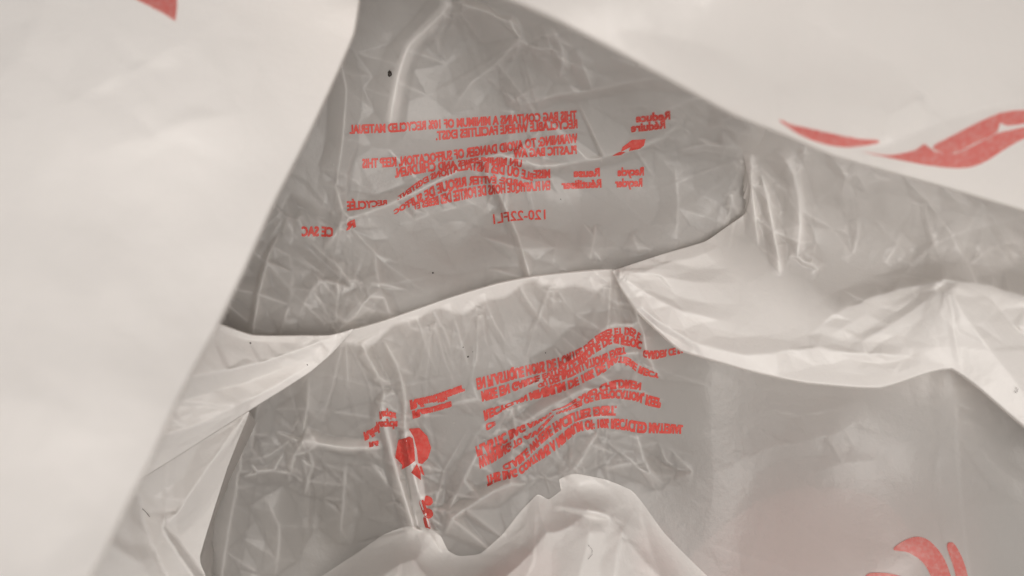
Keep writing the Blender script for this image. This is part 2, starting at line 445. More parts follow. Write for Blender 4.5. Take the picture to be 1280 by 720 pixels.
A_cr = [
 (4.2,10,42,[(418,278),(445,270),(480,258),(540,230),(600,200),(642,186)],.15,.05),
 (3.6,40,7,[(640,188),(656,207),(690,208),(740,199),(790,188),(830,172),(862,140)],.02,.5),
 (5.0,48,5,[(598,206),(622,240),(648,298),(663,350)],.25,0),
 (2.6,11,16,[(566,2),(540,30),(512,55),(498,95),(488,150),(484,185)],.05,.3),
 (2.6,12,30,[(652,48),(615,85),(590,102),(563,140)],.1,.4),
 (3.5,26,6,[(652,60),(640,28),(600,12),(565,2)],.1,.1),
 (2.6,30,7,[(626,112),(648,130),(700,118),(745,112),(800,100),(862,96)],.1,.3),
 (-2.4,24,40,[(735,125),(800,112),(880,120)],.3,.3),
 (2.0,10,30,[(788,168),(830,140),(884,116)],.3,.2),
 (2.2,12,14,[(420,50),(433,110),(428,180),(416,255)],.2,.3),
 (-2.2,8,18,[(358,250),(385,264),(420,282)],.2,.2),
 (2.0,9,9,[(418,225),(428,262),(424,285),(404,312)],.2,.2),
 (-2.8,22,8,[(368,298),(405,328),(438,359)],.3,.15),
 (2.4,10,22,[(405,318),(425,335),(442,362)],.3,.2),
 (2.2,18,10,[(440,359),(398,350),(385,370),(372,398)],.1,.3),
 (3.0,7,20,[(478,360),(455,375),(446,392),(418,416)],.15,.05),
 (2.4,8,14,[(440,362),(450,380),(470,390)],.2,.3),
 (4.6,4,50,[(313,428),(322,370),(336,318),(350,290)],0,.4),
 (2.2,8,18,[(468,300),(471,345),(483,380),(492,408)],.3,.1),
 (1.6,14,16,[(358,300),(366,340),(362,380),(350,420)],.3,.1),
 (1.5,16,10,[(500,280),(560,262),(610,252)],.4,.4),
 (-1.6,30,20,[(500,330),(560,345),(610,335)],.4,.4),
 (1.4,14,14,[(842,200),(848,250),(846,300)],.3,.3),
 (2.0,18,12,[(846,188),(880,180),(925,186)],.3,.2),
 (2.0,8,9,[(903,300),(912,262),(918,240)],.1,.3),
 (2.0,9,6,[(912,240),(920,262),(930,275)],.1,.1),
 (1.5,14,20,[(700,290),(690,330)],.3,.3),(1.2,10,14,[(745,280),(738,325)],.3,.3),(1.3,12,12,[(790,290),(800,318)],.3,.3),
 (1.8,16,9,[(690,34),(705,70),(700,100)],.2,.3),(2.2,9,16,[(676,30),(690,62),(712,86)],.2,.2),
 (1.8,9,10,[(646,46),(668,62),(690,58)],.2,.2),(1.7,8,12,[(720,60),(735,92),(728,112)],.2,.3),
 (1.6,20,12,[(760,70),(820,92),(870,104)],.3,.3),
 (1.8,20,14,[(868,172),(920,140),(960,150)],.3,.3),(1.4,14,14,[(885,150),(915,165),(960,172)],.3,.3),
]
A_cr = [(c[0]*1.25,)+c[1:] for c in A_cr]
ZA = height(A_ctrl, A_cr, 0.75, 3, (54, 1.7, [(690,70,70,.9),(390,330,90,.8),(880,180,70,.5),(560,310,100,-.8),(760,270,90,-.9),(580,70,50,-.6)]), thin=radiate(5, [(430,277,-170,170),(642,188,20,150),(418,415,-160,-20),(652,52,-30,170),(566,3,20,140),(936,196,100,220),(438,359,-200,60),(364,255,20,150),(640,125,-30,120),(870,150,120,230)]))
# --- front panel (lower inside face, print seen upside down)
ridge = [(-260,540),(150,470),(250,440),(330,432),(400,424),(430,416),(480,402),(560,374),(620,356),(665,347),(710,342),(766,338),(800,352),(860,400),(960,420),(1100,430),(1420,430)]
C_ctrl = [(-260,540,20),(-300,900,6),(200,470,34),(330,436,44),(430,416,54),(560,374,52),(665,347,51),(766,338,55),(860,400,34),(1000,430,38),(1150,440,58),(1300,440,52),
          (300,560,24),(260,700,14),(340,480,30),(400,500,32),(470,480,38),(380,620,9),(450,630,7),(480,700,10),(420,570,16),(330,660,10),(560,480,42),(600,420,44),(640,520,34),(700,430,44),(770,400,44),
          (600,600,26),(560,640,26),(700,560,36),(780,500,42),(740,600,36),(820,460,38),(860,470,28),(860,540,30),(840,600,34),(900,520,28),(930,620,34),(1000,560,42),(1100,560,50),(1190,500,60),
          (1050,680,52),(1180,700,60),(1250,560,42),(1330,600,46),(1260,700,46),(660,680,30),(800,720,36),(500,900,10),(1000,900,45),(1300,900,40),(150,800,10)]
C_cr = [
 (3.2,26,7,[(449,426),(466,458),(481,487)],.1,.1),
 (-2.2,9,9,[(463,432),(476,455),(490,480)],.2,.2),
 (3.2,14,6,[(478,424),(500,464),(507,500),(506,540)],.15,0),
 (5.0,22,5,[(506,536),(512,575),(524,622),(539,662)],0,0),
 (4.2,22,9,[(481,484),(476,512),(488,560),(503,610),(518,660)],.05,0),
 (-2.5,9,9,[(500,560),(512,620),(522,660)],.2,0),
 (4.5,9,13,[(377,546),(400,556),(440,561),(478,559)],.03,.1),
 (3.0,18,9,[(386,470),(384,510),(379,547),(359,588)],.3,.05),
 (2.6,22,10,[(376,548),(392,575),(380,620)],.1,.4),
 (2.5,26,10,[(300,596),(330,588),(360,588),(380,605)],.3,.2),
 (2.6,14,18,[(302,528),(300,590),(288,650),(276,730)],.1,0),
 (2.0,14,14,[(335,470),(320,520),(312,580)],.3,.3),
 (1.8,18,12,[(330,620),(350,660),(345,720)],.3,.2),
 (1.8,12,16,[(432,570),(430,620),(424,680)],.3,.3),
 (1.6,14,12,[(460,575),(490,610),(498,650)],.3,.3),
 (6.0,18,34,[(640,492),(690,468),(735,432),(760,407),(785,403),(803,420)],.35,.1),
 (5.5,50,5,[(776,345),(792,385),(803,415),(808,445),(828,476)],.3,.35),
 (-3.2,16,14,[(612,545),(650,515),(700,482),(740,462)],.25,.3),
 (3.0,14,20,[(640,540),(680,512),(730,486),(790,482),(830,505)],.25,.3),
 (2.6,16,22,[(604,604),(650,575),(700,535),(745,520),(800,528)],.25,.3),
 (2.4,9,9,[(636,500),(644,540),(640,570),(630,600)],.2,.3),
 (-2.0,14,14,[(600,560),(640,548),(680,520)],.3,.3),
 (3.6,13,12,[(748,540),(730,570),(708,600)],.1,.1),
 (2.6,14,6,[(796,540),(806,575),(814,590),(832,606)],.1,.2),
 (-2.2,14,14,[(812,566),(840,585),(866,590)],.2,.3),
 (2.2,9,14,[(756,588),(790,578),(812,592),(818,612)],.2,.2),
 (0.9,7,7,[(520,395),(536,440),(548,470)],.1,.4),(1.0,6,9,[(562,378),(578,430),(590,475)],.1,.4),
 (0.9,7,6,[(604,366),(616,400),(640,440)],.1,.4),(1.1,8,6,[(648,356),(665,385),(700,420)],.1,.4),(1.0,7,9,[(690,350),(704,375),(718,392)],.1,.4),
 (1.0,6,8,[(540,388),(560,420),(566,450)],.1,.4),(0.9,6,8,[(510,398),(516,420)],.1,.4),(1.0,6,8,[(668,352),(690,372),(695,392)],.1,.4),(1.1,10,12,[(735,345),(745,365),(790,388)],.1,.3),
 (4.2,8,40,[(556,668),(566,648),(600,624),(632,605),(660,604)],.1,.2),
 (2.2,12,10,[(600,560),(580,600),(560,640),(556,660)],.2,.1),
 (2.2,10,10,[(562,505),(600,500),(612,510)],.3,.3),
 (4.6,120,18,[(1193,440),(1195,500),(1197,560),(1202,640),(1216,740)],0,0),
 (-1.6,26,40,[(892,440),(888,520),(892,600),(884,680)],.1,.3),
 (1.6,18,14,[(900,590),(960,560),(1030,548),(1090,520)],.3,.3),(1.3,16,14,[(1000,600),(1050,580),(1110,575)],.3,.3),
 (1.3,14,18,[(940,510),(1010,520),(1080,500)],.3,.3),(1.4,14,14,[(1210,480),(1240,510),(1275,540)],.2,.2),(1.3,9,12,[(1225,560),(1250,590),(1290,610)],.2,.2),
 (1.6,8,8,[(1215,470),(1228,500),(1240,530)],.2,.2),(1.6,8,8,[(1232,470),(1250,510),(1262,545)],.2,.2),
]
C_cr = [(c[0]*(1.5 if c[3][0][0] < 560 else 1.15 if c[3][0][0] < 880 or c[0] > 5 else 0.45),)+c[1:] for c in C_cr]
ZC = height(C_ctrl, C_cr, 0.75, 5, (58, 1.6, [(400,580,100,.7),(640,560,90,.6),(780,570,70,.8),(1050,610,230,-1.1),(600,430,90,-.8),(430,640,60,-.6)]), thin=radiate(6, [(432,416,60,160),(481,487,0,360),(508,512,20,170),(378,546,40,330),(764,342,60,140),(806,440,90,250),(540,650,-160,-20),(672,606,-150,-20),(712,592,-140,-10),(748,540,-40,200),(640,500,30,150),(600,380,60,120),(540,396,60,120),(690,350,60,130)]))
def ply_shade_C(px, py):
    e = np.array(ridge); top = np.interp(px, e[:, 0], e[:, 1]); d = py-top
    wob = 17+7*np.sin(px*0.045)+4*np.sin(px*0.11+1)
    k = np.clip((wob-d)/6.0, 0, 1)*np.clip((790-px)/60, 0, 1)*np.clip((px-380)/40, 0, 1)
    right = np.clip((px-880)/60, 0, 1)*0.30
    pocket_shade = np.exp(-((px-415)/95)**2-((py-650)/75)**2)*0.34+np.exp(-((px-830)/40)**2-((py-580)/26)**2)*0.2+np.exp(-((px-570)/45)**2-((py-630)/35)**2)*0.2
    strip = 1.6*band(px, py, [(511,548),(518,590),(529,655)], 7, 3)+0.8*band(px, py, [(478,512),(488,560),(503,610),(517,656)], 2, 3)+0.6*band(px, py, [(385,552),(430,557),(470,555)], 3, 6)
    return 0.80+1.35*k+0.5*right+strip-pocket_shade          # ply lowered to paint shade in the pockets, doubled at the hem
front_panel = sheet('front_panel', bag, ridge, [(x, 960) for x in np.linspace(-320, 1460, len(ridge))], 1080, 420, ZC, ply_shade_C, fold0=(0.7, 22, 26), zmin=2.0)

# the back panel runs on below the front panel
def ZA_low(px, py):
    top = np.interp(px, [q[0] for q in ridge], [q[1] for q in ridge])
    return np.where(py > top+6, np.minimum(ZA(px, py), ZC(px, py)-4), ZA(px, py))
ZA_low.white = ZA.white
G_EDGE = [(440,-52),(560,-26),(640,-4),(700,22),(780,64),(860,108),(920,141),(975,163),(1040,191),(1100,209),(1180,231),(1280,261),(1400,300)]
def near_mouth(px, py, w):                     # gathered, doubled film along the rim of the mouth
    g = np.array(G_EDGE, float); e = np.interp(px, g[:, 0], g[:, 1]); return np.clip(1-(py-e)/w, 0, 1)
def ply_A(px, py):
    return 1.0+0.55*near_mouth(px, py, 75+22*np.sin(px*0.03))*np.clip((px-570)/60, 0, 1)+0.9*band(px, py, [(560,8),(538,32),(513,58),(500,95),(490,150)], 3, 7)*np.clip((190-py)/60, 0, 1)
back_panel = sheet('back_panel', bag,
    [(x, -260) for x, y in ridge], [(x, y+16) for x, y in ridge[:12]]+[(830,380),(880,430),(980,440),(1100,450),(1440,450)], 800, 520, ZA_low, ply_A, zmin=2.0)

# --- left gusset: upper pleat and lower pleat
ZD1 = height([(-280,330,70),(-320,780,50),(-260,550,75),(100,380,90),(270,404,66),(315,419,60),(380,420,58),(440,409,55.5),(425,430,57),(385,466,55),(310,513,56),(240,470,72),(175,600,62),(100,640,75),(300,460,63),(230,540,64),(0,500,100)],
 [(3.2,14,20,[(440,412),(390,432),(330,452),(255,468),(180,480)],.1,0),
  (-2.6,12,12,[(395,442),(330,470),(230,500),(150,530)],.3,0),
  (2.6,12,14,[(405,446),(340,485),(250,530),(150,560)],.3,0),
  (2.4,6,10,[(440,412),(428,420),(412,442),(400,456)],0,.1),
  (-1.6,8,12,[(270,412),(310,425),(370,428)],.2,.3),
  (1.8,10,16,[(312,505),(270,530),(200,570)],.2,.2)], .3, 8, thin=radiate(7, [(438,413,150,185),(312,512,150,230)], .5, 8, 60, 200))
left_gusset = sheet('gusset', bag,
    [(-280,330),(60,345),(180,378),(268,404),(316,420),(380,420.5),(410,420),(428,416),(441,411)],
    [(-320,780),(0,700),(120,632),(205,580),(310,513),(360,482),(388,464),(415,441),(441,412.5)], 220, 90, ZD1,
    lambda x, y: 3.6+0*x, fold0=(0.5, 10, 14), fold1=(0.6, 8, 10))
ZD2 = height([(-320,860,40),(-200,1100,10),(310,513,52),(290,560,46),(284,600,42),(250,695,36),(258,740,30),(175,600,54),(130,640,64),(205,660,44),(160,720,50),(60,760,60),(230,600,47),(200,760,40),(0,820,55),(250,840,25)],
 [(4.5,15,15,[(308,518),(270,570),(232,625),(206,660)],0,.05),
  (5.0,7,18,[(207,640),(205,662),(222,692),(244,724),(270,760)],.1,0),
  (-4.5,12,13,[(172,604),(178,650),(196,696),(214,730)],.1,0),
  (3.0,12,12,[(110,665),(150,690),(185,712)],.2,.2)], .3, 9, thin=radiate(8, [(206,660,-100,120),(306,520,100,160)], .5, 8))
left_gusset_low = sheet('gusset', bag,
    [(-320,860),(-40,720),(100,640),(172,598),(240,556),(300,519),(311,513)],
    [(-200,1100),(120,900),(262,800),(257,722),(250,694),(284,585),(311.5,516)], 130, 110, ZD2,
    lambda x, y: 2.7+0*x, fold0=(0.4, 5, 8), fold1=(0.5, 10, 14))

# --- right gusset: hangs from under the upper flap and folds over in a wide lip
ZR = height([(766,339,57),(800,331,55),(850,316,50),(890,302,46),(938,262,46),(938,205,60),(930,180,66),(1000,175,84),(1100,205,86),(1280,255,84),(1400,290,80),(1000,120,88),(1140,150,88),(1280,190,86),(1440,230,80),
             (1000,250,56),(1100,280,54),(1280,300,52),(1060,340,50),(1150,330,48),(1250,330,50),(960,330,54),(860,370,60),(920,390,62),(1010,400,62),
             (790,380,62),(850,436,66),(925,459,70),(1000,476,72),(1100,483,74),(1180,464,74),(1200,453,74),(1280,530,80),(1180,400,72),(1240,420,74),(1180,352,66),(1280,372,66),(1050,386,60),(1400,640,80),(1400,450,70)],
 [(2.6,7,9,[(939,192),(940,235),(944,275),(949,308)],.1,.25),
  (5.0,8,8,[(950,215),(959,250),(967,290),(973,322),(976,345)],.2,.15),
  (5.5,10,12,[(970,186),(990,212),(999,250),(1001,290),(997,324)],.2,.1),
  (3.2,7,12,[(984,320),(1008,326),(1026,338)],.1,.1),
  (2.2,9,8,[(1008,310),(1016,322),(1026,338)],.2,.1),
  (2.0,5,5,[(1006,182),(1006,205)],.2,.3),
  (3.0,16,8,[(1032,188),(1052,208),(1060,228)],.2,.2),(2.2,12,9,[(1060,212),(1075,222),(1088,245)],.2,.3),
  (2.0,12,9,[(1090,215),(1100,225),(1130,222)],.2,.3),
  (3.2,20,8,[(1118,206),(1140,232),(1160,252),(1178,262)],.2,.2),(3.2,20,8,[(1196,222),(1226,246),(1256,260)],.2,.2),
  (2.4,16,8,[(1170,225),(1195,250),(1215,258)],.3,.3),
  (-2.0,14,14,[(1040,240),(1060,280),(1065,320)],.3,.3),
  (2.2,9,18,[(1112,362),(1140,330),(1166,305),(1210,288),(1290,268)],.2,0),
  (2.4,9,18,[(1196,346),(1216,326),(1244,308),(1290,300)],.1,0),
  (1.4,8,12,[(1105,330),(1120,310),(1128,290)],.3,.3),(1.3,8,12,[(1060,330),(1072,300),(1074,270)],.3,.3),
  (4.5,14,46,[(1010,420),(1050,388),(1110,364),(1180,350),(1240,357),(1300,378)],.35,0),
  (2.4,12,16,[(768,340),(810,342),(860,352),(925,355)],.05,.4),
  (2.0,10,12,[(768,341),(800,362),(850,388),(920,405)],.05,.4),
  (1.6,10,12,[(900,308),(870,322),(800,334)],.2,.2),
  (2.6,15,16,[(786,372),(820,400),(866,428),(930,444),(985,440),(1012,433)],.1,.15),
  (-1.6,8,7,[(796,388),(830,416),(866,436)],.2,.2),
  (2.2,9,16,[(985,441),(1016,432),(1050,440),(1100,443),(1142,446)],.1,.2),
  (-1.5,9,9,[(1060,448),(1100,456),(1150,442)],.3,.3),
  (1.3,6,9,[(1062,436),(1110,408),(1150,382),(1172,362)],.2,.2),
  (1.4,9,9,[(1036,420),(1070,400),(1100,385)],.3,.3),
  (3.0,30,30,[(1182,352),(1200,385),(1232,430),(1272,480),(1310,540)],.15,0),
  (-2.6,16,16,[(1236,372),(1262,402),(1296,432)],.2,0),
 ], .35, 12, thin=radiate(9, [(768,340,-15,60),(940,200,50,110),(1182,352,20,200),(1000,185,60,120),(1060,212,60,130),(1150,240,50,140),(1230,250,50,140)], .5, 8))
def ply_R(px, py):
    lip = np.interp(px, [760,830,880,940,1000,1050,1110,1180,1240,1300,1420], [330,300,285,300,345,378,360,347,354,374,400])
    soft = np.interp(px, [760, 900, 950, 1000, 1050, 1420], [12, 40, 70, 60, 16, 10])
    k = np.clip((py-lip)/soft, 0, 1)
    top = near_mouth(px, py, 62+10*np.sin(px*0.09)+7*np.sin(px*0.21))*np.clip((px-930)/40, 0, 1)
    pl = 0.7*band(px, py, [(940,200),(944,270)], 3, 5)+0.8*band(px, py, [(955,235),(967,290),(975,335)], 2, 5)+0.8*band(px, py, [(985,205),(999,250),(1000,310)], 3, 6)
    return 1.1+1.5*k+0.9*top+pl
right_gusset = sheet('gusset', bag,
    [(766,338.5),(826,319),(880,303),(903,288),(938,262),(940,230),(938,200),(925,170),(1000,120),(1140,160),(1280,200),(1440,240)],
    [(766,340),(781,364),(797,387),(822,411),(852,436),(900,451),(950,465),(1010,477),(1100,483),(1190,459),(1280,530),(1440,660)], 600, 280, ZR, ply_R,
    fold0=(0.5, 8, 12), fold1=(0.9, 12, 16))

# --- bulge of film pushed up from the bag's floor
F_edge = [(300,800),(400,722),(445,692),(480,668),(508,658),(535,660),(551,670),(560,688),(574,695),(600,692),(628,668),(650,640),(672,618),(686,624),(702,612),(699,599),(718,592),(756,599),(788,612),(802,627),(832,668),(880,716),(960,790)]
ZF = height([(300,800,22),(400,722,20),(500,660,20),(551,670,28),(574,695,33),(612,690,36),(672,618,39),(702,604,40),(756,599,42),(802,627,42),(832,668,41),(880,716,41),(960,790,40),(500,720,40),(600,720,46),(700,680,50),(760,660,51),(800,720,54),(680,760,60),(500,860,60),(800,860,64),(640,1000,50)],
 [(3.0,10,14,[(672,618),(664,650),(640,672),(608,692)],0,.2),
  (3.4,14,6,[(690,632),(720,636),(764,644)],.1,.1),
  (-2.4,8,10,[(686,634),(720,643),(762,648)],.2,.1),
  (2.6,14,16,[(800,626),(806,660),(818,700),(840,760)],.1,0),
  (2.2,14,20,[(740,645),(735,680),(722,730)],.2,0),
  (2.0,16,16,[(560,690),(600,700),(690,690)],.1,.3),
  (2.2,16,12,[(790,640),(775,680),(768,730)],.2,0),
  (2.0,16,16,[(530,662),(548,690),(570,720)],.2,.2)], .3, 15, thin=radiate(10, [(672,620,40,170),(702,604,20,140),(800,626,60,170),(510,662,30,150)], .5, 8))
ZF_free = ZF
def edge_distance(px, py, pts):
    p_ = rail(pts, 120); best = np.full(np.shape(px), 1e9)
    for a, b in zip(p_, p_[1:]):
        d = b-a; t = np.clip(((px-a[0])*d[0]+(py-a[1])*d[1])/(d@d+1e-9), 0, 1)
        best = np.minimum(best, np.hypot(px-a[0]-t*d[0], py-a[1]-t*d[1]))
    return best
def ZF(px, py):                                # rises out of the front panel along its edge
    c = ZC(px, py)+0.45; k = np.clip(edge_distance(px, py, F_edge)/42.0, 0, 1)
    return c+(np.maximum(ZF_free(px, py), c+1)-c)*k
ZF.white = ZF_free.white
bulge = sheet('film_bulge', bag, F_edge, [(x, 1000) for x in np.linspace(150, 1080, len(F_edge))], 330, 130, ZF,
    lambda x, y: 2.4+0*x, vpow=1.5)

# --- left flap: wall of the mouth that stands up close to the lens
H_edge = [(520,-420),(470,-160),(452,-50),(447,0),(440,42),(415,100),(383,168),(340,252),(303,335),(268,408),(238,462),(214,510),(185,574),(160,622),(128,688),(95,745),(20,880),(-80,1060)]
n = len(H_edge)
ZH = height([(560,-420,60),(452,-50,92),(440,42,100),(383,168,116),(340,252,128),(268,408,148),(214,510,164),(160,622,176),(95,745,186),(-80,1060,190),
             (250,100,122),(100,300,140),(0,100,120),(0,500,160),(80,600,172),(-200,200,110),(-200,600,130),(-500,0,30),(-500,400,40),(-500,800,30),(-300,-400,30),(-650,400,3),(-650,-300,3),(-650,1000,3),(-250,1000,120)],
 [(1.0,60,70,[(300,10),(220,60),(60,140),(-40,160)],.3,.3),(0.8,50,60,[(330,20),(310,120),(280,200)],.3,.3),(1.4,40,50,[(60,0),(20,80),(-40,120)],.3,.3),
  (1.2,60,60,[(150,250),(120,400),(110,560)],.3,.3),(1.4,50,50,[(350,140),(240,150),(100,200)],.3,.3)], .25, 18)
left_flap = sheet('mouth_flap', bag, H_edge, [(-650+40*math.sin(i), y) for i, y in enumerate(np.linspace(-420, 1100, n))], 260, 170, ZH,
    lambda x, y: 3.6+0*x, fold0=(0.8, 9, 9))

# --- upper flap on the right
G_edge = [(330,-140),(440,-52),(560,-26),(640,-4),(700,22),(780,64),(860,108),(920,141),(975,163),(1040,191),(1100,209),(1180,231),(1280,261),(1400,300),(1560,360)]
n = len(G_edge)
ZG = height([(330,-140,120),(560,-26,140),(640,-4,146),(700,22,148),(780,64,144),(860,108,138),(975,163,124),(1100,209,112),(1280,261,104),(1400,300,98),(1560,360,84),
             (900,-20,152),(1100,80,130),(1250,120,116),(1280,0,118),(1000,-100,140),(1280,-100,112),(1500,200,86),(900,-280,110),(1200,-280,96),(1500,-100,80),(500,-350,60),(900,-560,4),(1300,-560,4),(1800,-400,4),(1900,200,4),(400,-560,4)],
 [(1.6,60,60,[(760,30),(900,60),(1000,120)],.3,.3),(1.4,50,60,[(1000,20),(1120,80),(1200,180)],.3,.3),(1.5,30,20,[(1040,180),(1100,185),(1180,150),(1290,120)],.2,.1)], .25, 20)
G_out = [(200,-560),(420,-580),(620,-580),(800,-580),(950,-570),(1100,-560),(1250,-540),(1400,-500),(1520,-450),(1620,-380),(1700,-300),(1770,-200),(1820,-80),(1860,100),(1880,330)]
upper_flap = sheet('mouth_flap', bag, G_edge, G_out, 300, 170, ZG, lambda x, y: 1.95+0*x, fold0=(0.8, 9, 9))

# ------------------------------------------------------------------ red print on the film
p = back_panel
T = lambda body, base, h, **k: text_line(body, base, h, ZA, p, -1, **k)
T('THIS BAG CONTAINS A MINIMUM OF 10% RECYCLED MATERIAL', [(721,149),(660,153),(600,157),(540,161),(490,165),(437,167)], 10.5)
T('RECYCLABLE WHERE FACILITIES EXIST.', [(722,160),(680,163),(620,168),(545,175)], 10.5)
T('WARNING: TO AVOID DANGER OF SUFFOCATION, KEEP THIS', [(722,178),(690,181),(660,185),(630,190),(600,194),(555,200.5),(520,205),(490,208),(453,210)], 11)
T('PLASTIC BAG AW', [(721,192),(690,194),(660,196),(642,197)], 10)
T('BIES AND CHILDREN.', [(590,204),(575,208),(555,212),(535,214.5),(515,218),(494,222)], [5,8,10,11,11,11])
T('UN MINIMUM', [(652,209),(640,207),(620,205),(600,201),(588,201)], [9,9,8,5,3])
T('RECYCLÉE', [(484,255),(460,260),(434,263)], [5,9,11])
T('MISE', [(688,222),(667,223)], 10)
T('BLE OÙ DES INSTALLATIONS EXISTENT.', [(666,226),(655,223),(635,219),(615,216),(600,214),(585,212),(572,214),(560,219),(545,222),(525,233),(510,243),(497,250)], [9,11,12,12,12,10,9,8,7,7,6,4])
T('GARDE: ÉVITER RISQUE DE SUFFOC', [(662,235),(650,232),(635,230),(610,229),(590,231),(570,235),(550,241),(535,248),(515,257),(493,268)], [5,7,8,9,11,12,12,10,8,5])
T('EN PLASTIQUE HORS DE PORTÉE DES BÉBÉS ET', [(688,237),(655,239),(630,241),(605,244),(590,247),(570,251),(545,256),(530,259),(517,262)], [11,11,9,11,12,13,12,9,6])
T('CE SAC', [(416,296),(400,295),(377,295)], 11.5)
T('R', [(445,283),(433,288)], 9)
T('120-22FL1', [(682,274),(655,275),(640,276),(617,280)], 12, bold=0.012)
T('Reduce', [(838,149),(815,151),(795,153)], 10); T('Réduire', [(832,160),(810,163),(789,165)], 10)
T('Reuse', [(750,220),(733,221),(717,221)], 10); T('Réutiliser', [(752,234),(730,235),(702,236)], 10)
T('Recycle', [(805,219),(790,219),(772,220)], 10); T('Recycler', [(803,233),(788,233),(769,234)], 10)
patch('recycling_arrow', [[(807,174),(790,175),(778,184),(776,190),(788,184),(786,189),(800,186),(805,182)],[(774,190),(765,195),(776,194),(782,190)]], ZA, p, 6)

p = front_panel
T = lambda body, base, h, **k: text_line(body, base, h, ZC, p, 1, bold=k.pop('bold', 0.072), **k)
T('EN PLASTIQUE HORS DE PORTÉE DES BÉBÉS ET DES E', [(595,474),(625,466),(660,457),(700,447),(730,433),(745,420),(760,412),(778,410),(790,410),(801,418)], [13,13,12,12,13,12,9,8,9,10])
T('GARDER CE SAC', [(804,438),(815,439),(828,438),(845,435),(860,433)], [8,10,8,8,6])
T('MISE EN GARDE: ÉVITER LE RISQUE DE SUFFOC', [(601,490),(630,482),(665,472),(690,464),(708,458),(725,445),(738,434),(755,424),(768,419),(785,421),(803,428)], [12,12,10,7,6,9,10,10,9,11,9])
T('RECYCLA', [(604,514),(620,509),(640,503),(652,498)], [12,9,4,2])
T('OÙ DES INSTALLATIONS EXIST', [(672,481),(692,470),(712,462),(730,452),(755,443),(770,436),(782,434)], [4,9,9,10,10,9,8])
T('UN MINIMUM DE 10% DE MATIÈRE RECY', [(645,502),(660,492),(680,485),(700,479),(715,475),(740,462),(757,452),(770,446),(785,447),(797,456),(824,468)], [3,9,11,11,9,10,11,7,8,9,5])
T('CE', [(607,530),(619,527)], [9,4])
T('PLASTIC BAG AWAY', [(594,559),(620,547),(640,537),(655,531),(670,526),(682,520),(690,514)], [12,14,12,10,7,4,2])
T('BABIES AND CHILDREN', [(690,513),(705,508),(725,495),(745,485),(757,479),(775,475),(790,476),(802,479)], [1,2,4,6,8,10,10,9])
T('WARNING: TO', [(597,573),(620,562),(640,552),(652,547)], [13,13,10,7])
T('AVOID', [(654,546),(670,538),(682,527),(692,518)], [5,6,4,2])
T('DANGER OF SUFFOCATION, KEEP', [(695,516),(710,510),(728,499),(742,493),(757,489),(775,488),(797,491),(812,495),(827,499)], [2,4,7,8,9,10,10,12,11])
T('CLABLE WHERE FACILITIES EXIST.', [(628,582),(640,576),(655,564),(667,551),(680,538),(695,527),(715,517),(735,511),(755,508),(771,508)], [6,10,10,11,12,12,11,10,11,11])
T('THIS BAG CONTAINS A MINIMUM OF 10% RECYCLED MATERIAL', [(607,596),(620,591),(640,588),(650,584),(660,575),(680,559),(697,547),(720,529),(735,526),(760,524),(785,525),(800,528),(830,530),(854,532)], [12,10,9,9,12,12,11,11,10,12,13,12,11,10])
T('Réutiliser', [(512,501),(540,495),(580,481)], 11); T('Reuse', [(515,514),(540,509),(564,502)], 9)
T('Recycler', [(474,515),(484,514),(496,517)], 9); T('Recycle', [(470,528),(484,527),(497,527)], 9)
T('Réd', [(454,541),(464,537),(472,531)], 10); T('Ré', [(461,553),(473,551)], 6)
patch('recycling_arrow', [[(511,536),(524,535),(534,545),(539,560),(535,573),(528,580),(523,579),(521,562),(517,546)],
                          [(498,550),(512,546),(516,548),(509,558),(518,561),(519,576),(511,582),(502,587),(503,581),(494,572),(496,560)],
                          [(514,591),(521,580),(526,590),(526,600)], [(524,583),(527,583),(531,595),(527,592)]], ZC, p, 4, lift=0.8)
patch('printed_dots', [smooth_poly([(532,620),(539,622),(541,628),(537,632),(531,630)]), smooth_poly([(524,628),(530,626),(534,640),(531,646)]),
                       smooth_poly([(533,636),(540,638),(541,645),(535,648)]), smooth_poly([(529,648),(534,646),(538,660),(533,662)])], ZC, p, 5)
patch('printed_leaf', [smooth_poly([(1117,687),(1130,676),(1148,671),(1164,678),(1180,698),(1192,730),(1204,770),(1186,774),(1172,740),(1156,706),(1136,691)]),
                       smooth_poly([(1184,684),(1190,678),(1197,686),(1206,706),(1214,740),(1216,775),(1206,775),(1194,716)]),
                       smooth_poly([(1082,720),(1100,716),(1130,722),(1160,745),(1172,775),(1120,760),(1090,740)])], ZC, p, 8, mat=PALE_INK)
patch('printed_brush_mark', [smooth_poly([(974,150),(985,154),(998,163),(1022,171),(1040,175),(1058,171),(1075,174),(1096,175),(1097,179),(1075,183),(1056,184),(1030,180),(1005,171),(988,161)]),
    smooth_poly([(1167,183),(1190,170),(1236,147),(1262,139),(1300,136),(1340,128),(1342,138),(1300,150),(1264,157),(1250,154),(1238,158),(1247,165),(1216,180.5),(1194,191),(1176,190)]),
    smooth_poly([(1078,190),(1110,194),(1140,189),(1150,184),(1156,180),(1160,187),(1178,191),(1190,191),(1168,200),(1200,190),(1245,168),(1262,163),(1300,155),(1345,145),(1345,152),(1300,164),(1262,183),(1230,203),(1204,210),(1170,208),(1130,201)])], ZG, upper_flap, 10, mat=PALE_INK)
patch('printed_brush_mark', [[(150,-40),(222,-40),(221,10),(219,26),(205,17),(186,7),(166,-3)]], ZH, left_flap, 10, mat=PALE_INK)

